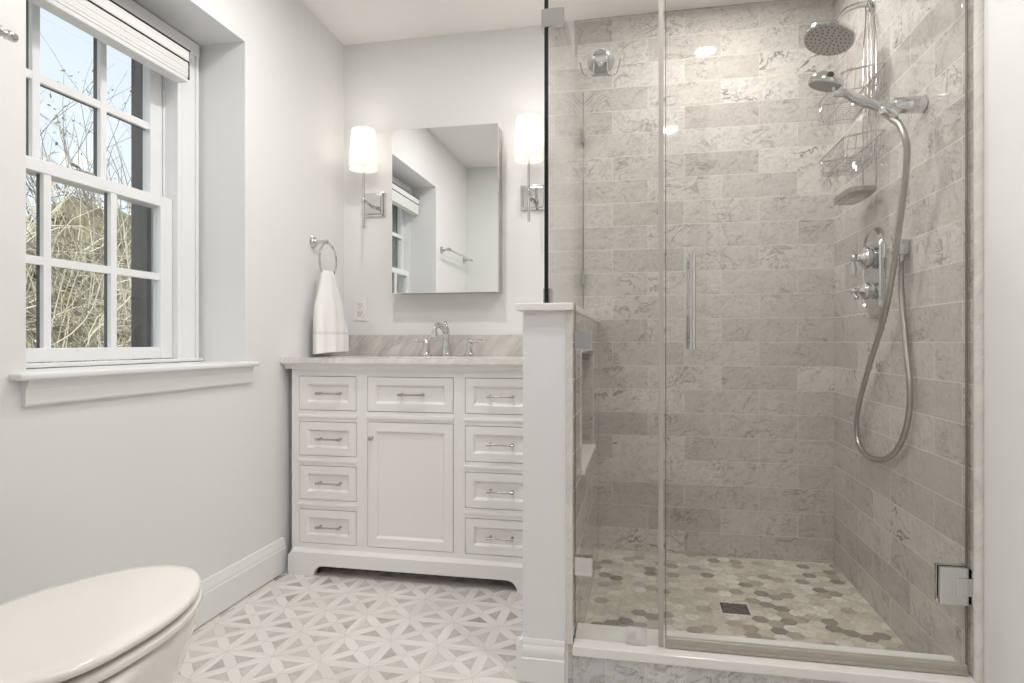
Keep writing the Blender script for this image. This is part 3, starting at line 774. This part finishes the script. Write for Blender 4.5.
m = MB(); m.loft([egg(.128, .52, 1.065, 0), egg(.130, .515, 1.07, .02), egg(.122, .515, 1.055, .05), egg(.128, .51, 1.09, .14), egg(.152, .50, 1.145, .22), egg(.176, .48, 1.192, .30), egg(.188, .47, 1.212, .35), egg(.192, .46, 1.218, .38), egg(.191, .46, 1.217, .393), egg(.182, .47, 1.208, .398)]); m.build('toilet_bowl', 'porcelain', to, smooth=True, angle=60)
m = MB(); m.box(TX-.20, .432, .392, TX+.20, .632, .75, .02, 4); m.build('toilet_tank', 'porcelain', to, smooth=True)
m = MB(); m.box(TX-.21, .426, .752, TX+.21, .642, .785, .01, 3); m.build('tank_lid', 'porcelain', to, smooth=True)
m = MB(); m.lathe([(.012,0),(.012,.012),(.008,.016)], (TX-.13, .632, .70), (0,1,0), 16); m.tube([(TX-.13, .648, .70), (TX-.06, .652, .695)], [.006,.005], 10); m.build('flush_lever', 'chrome', to, smooth=True)
for s in (-1, 1): MB().tube([(TX+s*.075-.02, .685, .43), (TX+s*.075+.02, .685, .43)], .012, 14).build('seat_hinge', 'seat', to, smooth=True)

# ------------------------------------------------------------------ shower glass
GT = .005
def clip(parent, x, y, z, axis='y', w_=.052, h_=.052, name='glass_clip'):
    m = MB()
    if axis == 'y': m.box(x-w_/2, y-.012, z-h_/2, x+w_/2, y+.012, z+h_/2, .0015)
    else: m.box(x-.012, y-w_/2, z-h_/2, x+.012, y+w_/2, z+h_/2, .0015)
    o = m.build(name, 'chrome', parent); return o
DXL, FXR = .0675, .0505                                   # door left edge, fixed panel right edge
gp = thing('front_glass_panel', 'fixed clear glass panel notched over the half wall, left of shower door', 'glass panel', (-.06, GY, .098))
cap = KZ+.0205
m = MB(); m.prism([(GX+.006, cap), (KX1+.0035, cap), (KX1+.0035, .1115), (FXR, .1115), (FXR, GZ), (GX+.006, GZ)], GY-GT, GY+GT, 'y'); m.build('glass_pane', 'glass', gp)
MB().box(FXR-.0015, GY-GT, .1115, FXR, GY+GT, GZ).build('glass_edge', plain('pale polished glass edge', srgb(200,205,198), .2), gp)
MB().box(FXR, GY-GT-.001, .11, FXR+.0120, GY+GT+.001, GZ-.01).build('door_seal', 'gseal', gp)
MB().box(KX1+.0030, GY-GT-.0006, .1115, KX1+.0048, GY-GT-.0001, cap).build('glass_edge', 'gedge', gp)
clip(gp, KX1+.0275, GY, .936, w_=.048); clip(gp, KX1+.0275, GY, .314, w_=.048); clip(gp, -.008, GY, .136)
rg = thing('side_glass_panel', 'narrow return glass panel standing on the half wall cap beside the vanity', 'glass panel', (GX, 2.3, KZ+.02))
MB().box(GX-GT, GY-.004, cap, GX+GT, TB-.002, GZ).build('glass_pane', 'glass', rg)
m = MB(); m.box(GX-GT-.0005, GY-.0075, cap, GX+GT+.0005, GY-.0045, GZ); m.build('glass_edge', 'gedge', rg)
clip(rg, GX, TB-.03, 1.85, 'x', .045, .06); clip(rg, GX, TB-.03, 1.22, 'x', .045, .06)
m = MB(); m.box(GX-.011, GY+.005, cap, GX+.011, GY+.05, cap+.045, .0015); m.build('glass_clip', 'chrome', rg)
m = MB(); m.box(GX-.0075, TB-.004, cap, GX+.0075, TB, GZ); m.build('wall_channel', 'nickel', rg)
m = MB(); m.box(GX-.010, GY-.014, 1.808, GX+.050, GY-.005, 1.860, .003).box(GX-.014, GY-.012, 1.808, GX-.005, GY+.04, 1.860, .002); m.build('corner_clip', 'chrome', gp)
sd = thing('shower_door', 'frameless clear glass shower door with vertical chrome pull handle', 'shower door', (.43, GY, .11))
DXR = TR-.006
MB().box(DXL, GY-GT, .130, DXR, GY+GT, GZ).build('glass_pane', 'glass', sd)
m = MB(); m.box(DXL, GY-GT-.0005, .130, DXL+.0015, GY+GT+.0005, GZ).box(DXR-.0015, GY-GT-.0005, .130, DXR, GY+GT+.0005, GZ); m.build('glass_edge', plain('grey polished glass edge', srgb(120,112,105), .2), sd)
m = MB(); m.box(DXL, GY-.008, .115, DXR, GY+.008, .137, .003).box(DXL, GY-.012, .1115, DXR, GY-.004, .119, .001); m.build('bottom_sweep', plain('smoky vinyl sweep', srgb(196,189,178), .3, Transmission_Weight=.2), sd)
for s in (-1, 1):
    m = MB(); xh, yh = .134, GY+s*.045; z0, z1 = .925, 1.150
    m.tube([(xh, yh, z0-.012), (xh, yh, z1+.012)], .0092, 18)
    for z in (z0+.012, z1-.012): m.tube([(xh, GY+s*GT, z), (xh, yh, z)], .0075, 14); m.lathe([(.011,0),(.011,.003)], (xh, GY+s*GT, z), (0,s,0), 16)
    m.build('pull_handle', 'chrome', sd, smooth=True)
for zh in (.331, 1.86):
    m = MB()
    m.box(DXR-.066, GY-.016, zh-.046, DXR-.003, GY-.0055, zh+.046, .0015).box(DXR-.066, GY+.0055, zh-.046, DXR-.003, GY+.016, zh+.046, .0015)
    h = m.build('hinge', 'chrome', sd)
    m = MB(); m.box(DXR-.030, GY-.0185, zh-.022, TR-.001, GY-.004, zh+.022, .001); m.box(TR-.006, GY-.03, zh-.046, TR-.0005, GY+.03, zh+.046, .001); m.build('wall_plate', 'chrome', h)
    m = MB(); m.box(DXR-.003, GY-.010, zh-.044, TR-.006, GY+.010, zh-.023).box(DXR-.003, GY-.010, zh+.023, TR-.006, GY+.010, zh+.044); m.build('hinge_knuckle', 'dark', h)

# suction hook on the outside of the fixed panel
sh = thing('suction_hook', 'chrome double hook with round suction cup stuck on the fixed glass', 'hook', (-.107, GY, 1.71))
hx, hy, hz = -.105, GY-GT, 1.703
MB().lathe([(.037,0),(.037,.002),(.030,.006),(.018,.010),(0,.010)], (hx, hy, hz), (0,-1,0), 32).build('suction_cup', plain('clear grey rubber', srgb(176,174,170), .2, Transmission_Weight=.3), sh, smooth=True)
m = MB(); m.lathe([(.017,.009),(.020,.013),(.020,.020),(.015,.025),(0,.026)], (hx, hy, hz+.004), (0,-1,0), 24); m.sphere((hx, hy-.016, hz-.015), .009, (1.2,1,.9)); m.build('knob', 'chrome', sh, smooth=True)
m = MB(); y = hy-.018
m.loop([(hx-.017, y, hz-.005), (hx+.017, y, hz-.005), (hx+.021, y, hz-.045), (hx-.021, y, hz-.045)], .0022, 8)
m.tube([(hx-.021, y, hz-.045), (hx+.021, y, hz-.045)], .0034, 8)
for s in (-1, 1):
    m.tube(bez([(hx+s*.021, y, hz-.045), (hx+s*.030, y-.006, hz-.052), (hx+s*.044, y-.013, hz-.046), (hx+s*.051, y-.016, hz-.028), (hx+s*.054, y-.018, hz-.016)], 16), .0022, 8); m.sphere((hx+s*.054, y-.018, hz-.016), .0036)
m.build('hook_frame', 'chrome', sh, smooth=True)

# ------------------------------------------------------------------ shower fittings on the right wall
SW = TR
s1 = thing('overhead_shower', 'round chrome rain shower head on a curved wall arm', 'shower head', (SW, 2.41, 2.10))
az = 2.112
m = MB(); m.lathe([(.030,0),(.030,.003),(.024,.008),(.012,.012)], (SW, 2.41, az), (-1,0,0)); m.build('flange', 'chrome', s1, smooth=True)
p_end = Vector((.662, 2.40, 2.040))
m = MB(); m.tube(bez([(SW, 2.41, az), (.76, 2.41, az+.002), (.72, 2.409, az-.008), (.69, 2.404, az-.032), tuple(p_end)], 20), .0105, 14); m.build('arm', 'chrome', s1, smooth=True)
hd_ = Vector((-.30, -.22, -1)).normalized()
m = MB(); m.lathe([(.012,-.012),(.016,0),(.018,.010),(.014,.016),(.022,.020),(.060,.030),(.080,.036),(.085,.042),(.085,.050),(.081,.054)], p_end, hd_, 40); m.build('head', 'chrome', s1, smooth=True)
m = MB(); m.lathe([(.079,.0535),(.079,.0555),(0,.0555)], p_end, hd_, 40); fp = m.build('spray_face', plain('grey spray face', srgb(190,186,182), .3, .6), s1)
m = MB(); a_ = hd_.orthogonal().normalized(); b_ = hd_.cross(a_)
for rr_, n_ in ((.014,6),(.028,10),(.042,14),(.056,18),(.069,24)):
    for k in range(n_):
        a = 2*PI*k/n_+rr_*9; c_ = p_end+hd_*.0555+(a_*math.cos(a)+b_*math.sin(a))*rr_; m.lathe([(.0026,0),(.002,.0022)], c_, hd_, 7)
m.build('nozzles', 'dark', s1)

s2 = thing('shower_bracket', 'cylindrical chrome wall bracket holding the hand shower', 'bracket', (SW, 2.0, 1.61))
m = MB(); m.lathe([(.022,0),(.025,.004),(.0235,.006),(.0235,.080),(.021,.084),(0,.083)], (SW, 2.0, 1.612), (-1,0,0), 32); m.build('bracket_body', 'chrome', s2, smooth=True)
hp = Vector((SW-.098, 1.998, 1.598)); hdir = Vector((-.72, .18, .48)).normalized()
m = MB(); m.lathe([(.017,-.030),(.020,-.024),(.0205,.014),(.017,.020)], hp, hdir, 24); m.tube([(SW-.080, 2.0, 1.612), tuple(hp)], .012, 12); m.build('cradle', 'chrome', s2, smooth=True)
s3 = thing('hand_shower', 'chrome handheld shower wand resting in the wall bracket', 'hand shower', tuple(hp))
q0 = hp-hdir*.034
m = MB(); pts = bez([tuple(q0), tuple(hp+hdir*.03), tuple(hp+hdir*.085+Vector((0,.004,-.003))), tuple(hp+hdir*.125), tuple(hp+Vector((-.135,.03,.075)))], 28)
m.tube(pts, [.0095+.004*math.sin(min(1, i/len(pts)*1.2)*PI)+.003*(i/len(pts)) for i in range(len(pts))], 16); m.build('wand', 'chrome', s3, smooth=True)
hc = hp+Vector((-.155,.040,.108)); hn = Vector((-.30,.10,-1)).normalized()
m = MB(); m.lathe([(.012,-.026),(.034,-.023),(.044,-.016),(.050,-.004),(.050,.004),(.047,.008)], hc, hn, 36)
m.tube([tuple(hp+Vector((-.122,.026,.070))), tuple(hc+Vector((.028,0,.014)))], [.0125,.018], 14); m.build('spray_head', 'chrome', s3, smooth=True)
m = MB(); m.lathe([(.046,.007),(.046,.010),(0,.010)], hc, hn, 36); m.build('spray_face', plain('pale spray face', srgb(150,148,146), .35, .5), s3)
m = MB(); m.lathe([(.010,0),(.010,.006),(.004,.008)], hc+Vector((-.0,-.043,.006)), (0,-1,0), 12); m.build('button', 'dark', s3, smooth=True)

s5 = thing('hose_outlet', 'square chrome elbow outlet on the tile where the hose ends', 'shower outlet', (SW, 2.15, 1.22))
m = MB(); m.box(SW-.038, 2.098, 1.196, SW, 2.146, 1.244, .006, 3); m.build('outlet_body', 'chrome', s5, smooth=True)
MB().lathe([(.0125,0),(.0125,-.014),(.010,-.018)], (SW-.018, 2.122, 1.196)).build('outlet_nut', 'chrome', s5, smooth=True)
def px(u, v, x=None, y=None):
    """a pixel's ray met with a plane of constant x or y"""
    a = math.radians(11.46); up = (u-512)/631; dx = math.cos(a)*up-math.sin(a); dy = math.sin(a)*up+math.cos(a)
    t = x/dx if x is not None else y/dy
    return (dx*t, dy*t, H-(v-342.2)*t/631)
hose = [tuple(hp+Vector((.006,0,-.018))), px(899,124,x=.722), px(905,138,x=.732), px(907,155,x=.740), px(904,190,x=.748), px(899,228,x=.752), px(893,270,x=.752)]
hose += [px(u, v, x=xx) for u, v, xx in ((884,318,.752),(868,370,.765),(858,410,.776),(857,436,.780),(864,453,.780),(880,460,.780),(896,451,.780),(907,425,.780),(910,390,.780),(906,345,.782),(902,300,.782))]
hose += [(SW-.018, 2.122, 1.14), (SW-.018, 2.122, 1.178)]
hpts = bez(hose, 320)
def hose_mesh():
    rad = [.0088+.0009*(1 if i % 2 else -1) for i in range(len(hpts))]
    return MB().tube(hpts, rad, 12)
ho = hose_mesh().build('shower_hose', plain('woven metal hose', srgb(178,175,168), .3, .9), None, smooth=True, angle=80)
tag(ho, 'long ribbed metal shower hose looping down the tiled side wall', 'shower hose')

s6 = thing('shower_valve', 'oval chrome shower control plate with two lever handles', 'shower valve', (SW, 2.385, 1.17))
vy, vz = 2.375, 1.168
def oval(w_, h_, x, n=56):
    pts = []
    for k in range(n):
        a = 2*PI*k/n; c_, s_ = math.cos(a), math.sin(a)
        pts.append((x, vy+w_*c_, vz+(h_-w_)*(1 if s_ > .0001 else -1)*(1 if abs(s_) > .0001 else 0)+w_*s_))
    return pts
m = MB(); m.loft([oval(.086,.160,SW), oval(.086,.160,SW-.012), oval(.080,.154,SW-.020), oval(.076,.150,SW-.020), oval(.073,.147,SW-.016)]); m.build('escutcheon', 'chrome', s6, smooth=True, angle=40)
for z, big in ((1.222, 1.0), (1.108, .78)):
    m = MB(); k = big
    m.lathe([(.036*k,0),(.038*k,.005),(.032*k,.008),(.037*k,.013),(.040*k,.020),(.037*k,.028),(.029*k,.034),(.020*k,.039),(.013*k,.044),(.012*k,.052),(.015*k,.055),(.015*k,.064),(.010*k,.069),(0,.070)], (SW-.014, vy, z), (-1,0,0), 28)
    bx2 = SW-.014-.060
    if big == 1.0: m.tube([(bx2, vy, z), (bx2-.001, vy-.004, z-.018), (bx2, vy-.006, z-.036), (bx2, vy-.008, z-.056), (bx2, vy-.009, z-.068)], [.006,.006,.010,.009,.003], 14)
    else: m.tube([(bx2, vy, z), (bx2-.001, vy-.016, z-.012), (bx2, vy-.032, z-.024), (bx2, vy-.044, z-.030)], [.006,.0055,.009,.003], 14)
    m.build('lever_handle', 'chrome', s6, smooth=True, angle=50)

# wire caddy
cd = thing('shower_caddy', 'hanging chrome wire shower caddy with two baskets and a soap dish', 'shower caddy', (.79, 2.41, 2.1))
cy = 2.41; xw = .786
m = MB()
for s in (-1, 1):
    m.tube(bez([(xw-.01, cy+s*.012, 2.128), (xw-.004, cy+s*.022, 2.09), (xw, cy+s*.045, 2.03), (xw, cy+s*.062, 1.96), (xw, cy+s*.064, 1.70), (xw, cy+s*.064, 1.445)], 36), .0026, 8)
    m.tube([(xw, cy+s*.016, 2.10), (xw, cy+s*.018, 1.83), (xw, cy+s*.018, 1.55)], .0022, 8)
m.tube(arc((cy, 2.128), .012, 0, PI, 10, lambda a, b: (xw-.01, a, b)), .0026, 8)
m.build('hanger', 'nickel', cd, smooth=True)
def basket(z0, z1, w_, d_, ws, bottom_w, name):
    m = MB(); x1, x0 = xw-.004, xw-.004-d_
    # top rail dips at the front
    def rail(z, ww, zf, r): 
        pts = [(x1, cy-ww, z), (x1, cy+ww, z), (x1-d_*.25, cy+ww, z), (x0+.01, cy+ww-.006, zf), (x0, cy+ww-.02, zf), (x0, cy-ww+.02, zf), (x0+.01, cy-ww+.006, zf), (x1-d_*.25, cy-ww, z)]
        m.loop(pts, r, 8)
    rail(z1, w_, z1-.012, .0032); rail(z0+.022, w_*.97, z0+.018, .0016)
    bw = bottom_w
    n = ws
    for k in range(n):                                   # wires run front to back under the floor of the basket
        y = cy-bw+2*bw*k/(n-1)
        m.tube([(x1, cy+(y-cy)*w_/bw, z1), (x1-.003, y, z0+.004), (x1-.01, y, z0), (x0+.01, y, z0), (x0+.002, y, z0+.006), (x0, cy+(y-cy)*(w_-.02)/bw, z1-.012)], .0012, 5)
    for k in range(3):
        x = x0+.014+(d_-.028)*k/2; m.tube([(x, cy-bw, z0-.001), (x, cy+bw, z0-.001)], .0018, 6)
    for s in (-1, 1):
        for k in range(5):
            x = x0+.012+(d_-.024)*k/4; m.tube([(x, cy+s*bw, z0), (x, cy+s*w_, z1-.006)], .0012, 5)
    for k in range(4):                                   # little hooks under the front
        y = cy-bw*.8+bw*1.6*k/3; m.tube([(x0+.008, y, z0), (x0-.002, y, z0-.010), (x0-.008, y, z0-.006)], .0015, 6)
    m.build(name, 'chrome', cd, smooth=True)
basket(1.745, 1.836, .165, .125, 15, .135, 'basket')
basket(1.550, 1.622, .160, .120, 15, .130, 'basket')
m = MB(); x1, x0 = xw-.004, xw-.100
def dish(wy, ix, z): return [(x0+ix+(x1-x0-2*ix)*(.5+.5*math.copysign(abs(math.cos(a))**.5, math.cos(a))), cy-.01+wy*math.copysign(abs(math.sin(a))**.5, math.sin(a)), z) for a in [2*PI*k/40 for k in range(40)]]
m.loft([dish(.095,.012,1.430), dish(.110,.002,1.438), dish(.114,0,1.452), dish(.110,.003,1.452), dish(.104,.008,1.440), dish(.09,.016,1.436)])
for k in range(4):
    y = cy-.075+.15*k/3; m.tube([(x0+.01, y, 1.432), (x0, y, 1.420), (x0-.007, y, 1.424)], .0016, 6)
m.build('soap_dish', 'nickel', cd, smooth=True)
m = MB()
for s in (-1, 1): m.loop([(xw-.002, cy-.085+s*.014+.014*math.cos(a*PI/6), 1.792+.014*math.sin(a*PI/6)) for a in range(12)], .0018, 6)
m.build('razor_holder', 'chrome', cd, smooth=True)

# ------------------------------------------------------------------ ceiling lights
def downlight(label, x, y, power, r=.048):
    t = thing('recessed_light', label, 'ceiling light', (x, y, ZC), 'recessed ceiling lights')
    MB().lathe([(r+.018, 0), (r+.018, -.004), (r+.006, -.007), (r, -.004), (r, 0)], (x, y, ZC)).build('trim_ring', 'plastic', t, smooth=True)
    MB().lathe([(r-.0005, -.0005), (r-.0005, -.0035), (0, -.0035)], (x, y, ZC)).build('lens', 'lens', t)
    lamp('lens_light', 'AREA', (x, y, ZC-.006), power, None, r*2)
    return t
downlight('recessed downlight in the shower ceiling, mirrored in the polished tile', .32, 2.44, P_SHOWER)
downlight('added fill downlight in the bathroom ceiling over the toilet side', -.62, 1.05, P_ROOM*.55)  # unseen fixture, added to light this side of the room
downlight('added fill downlight brightening the back wall behind the vanity', -.78, 1.80, P_VANITY_FILL*1.25)  # added out of view so the back wall and counter get more light
downlight('recessed downlight in the bathroom ceiling in front of the shower door', .20, 1.27, P_ROOM)
downlight('added fill downlight in the hall ceiling behind the doorway', -.1, -.36, P_HALL_FILL)  # ambient fill from behind the camera, an added fixture
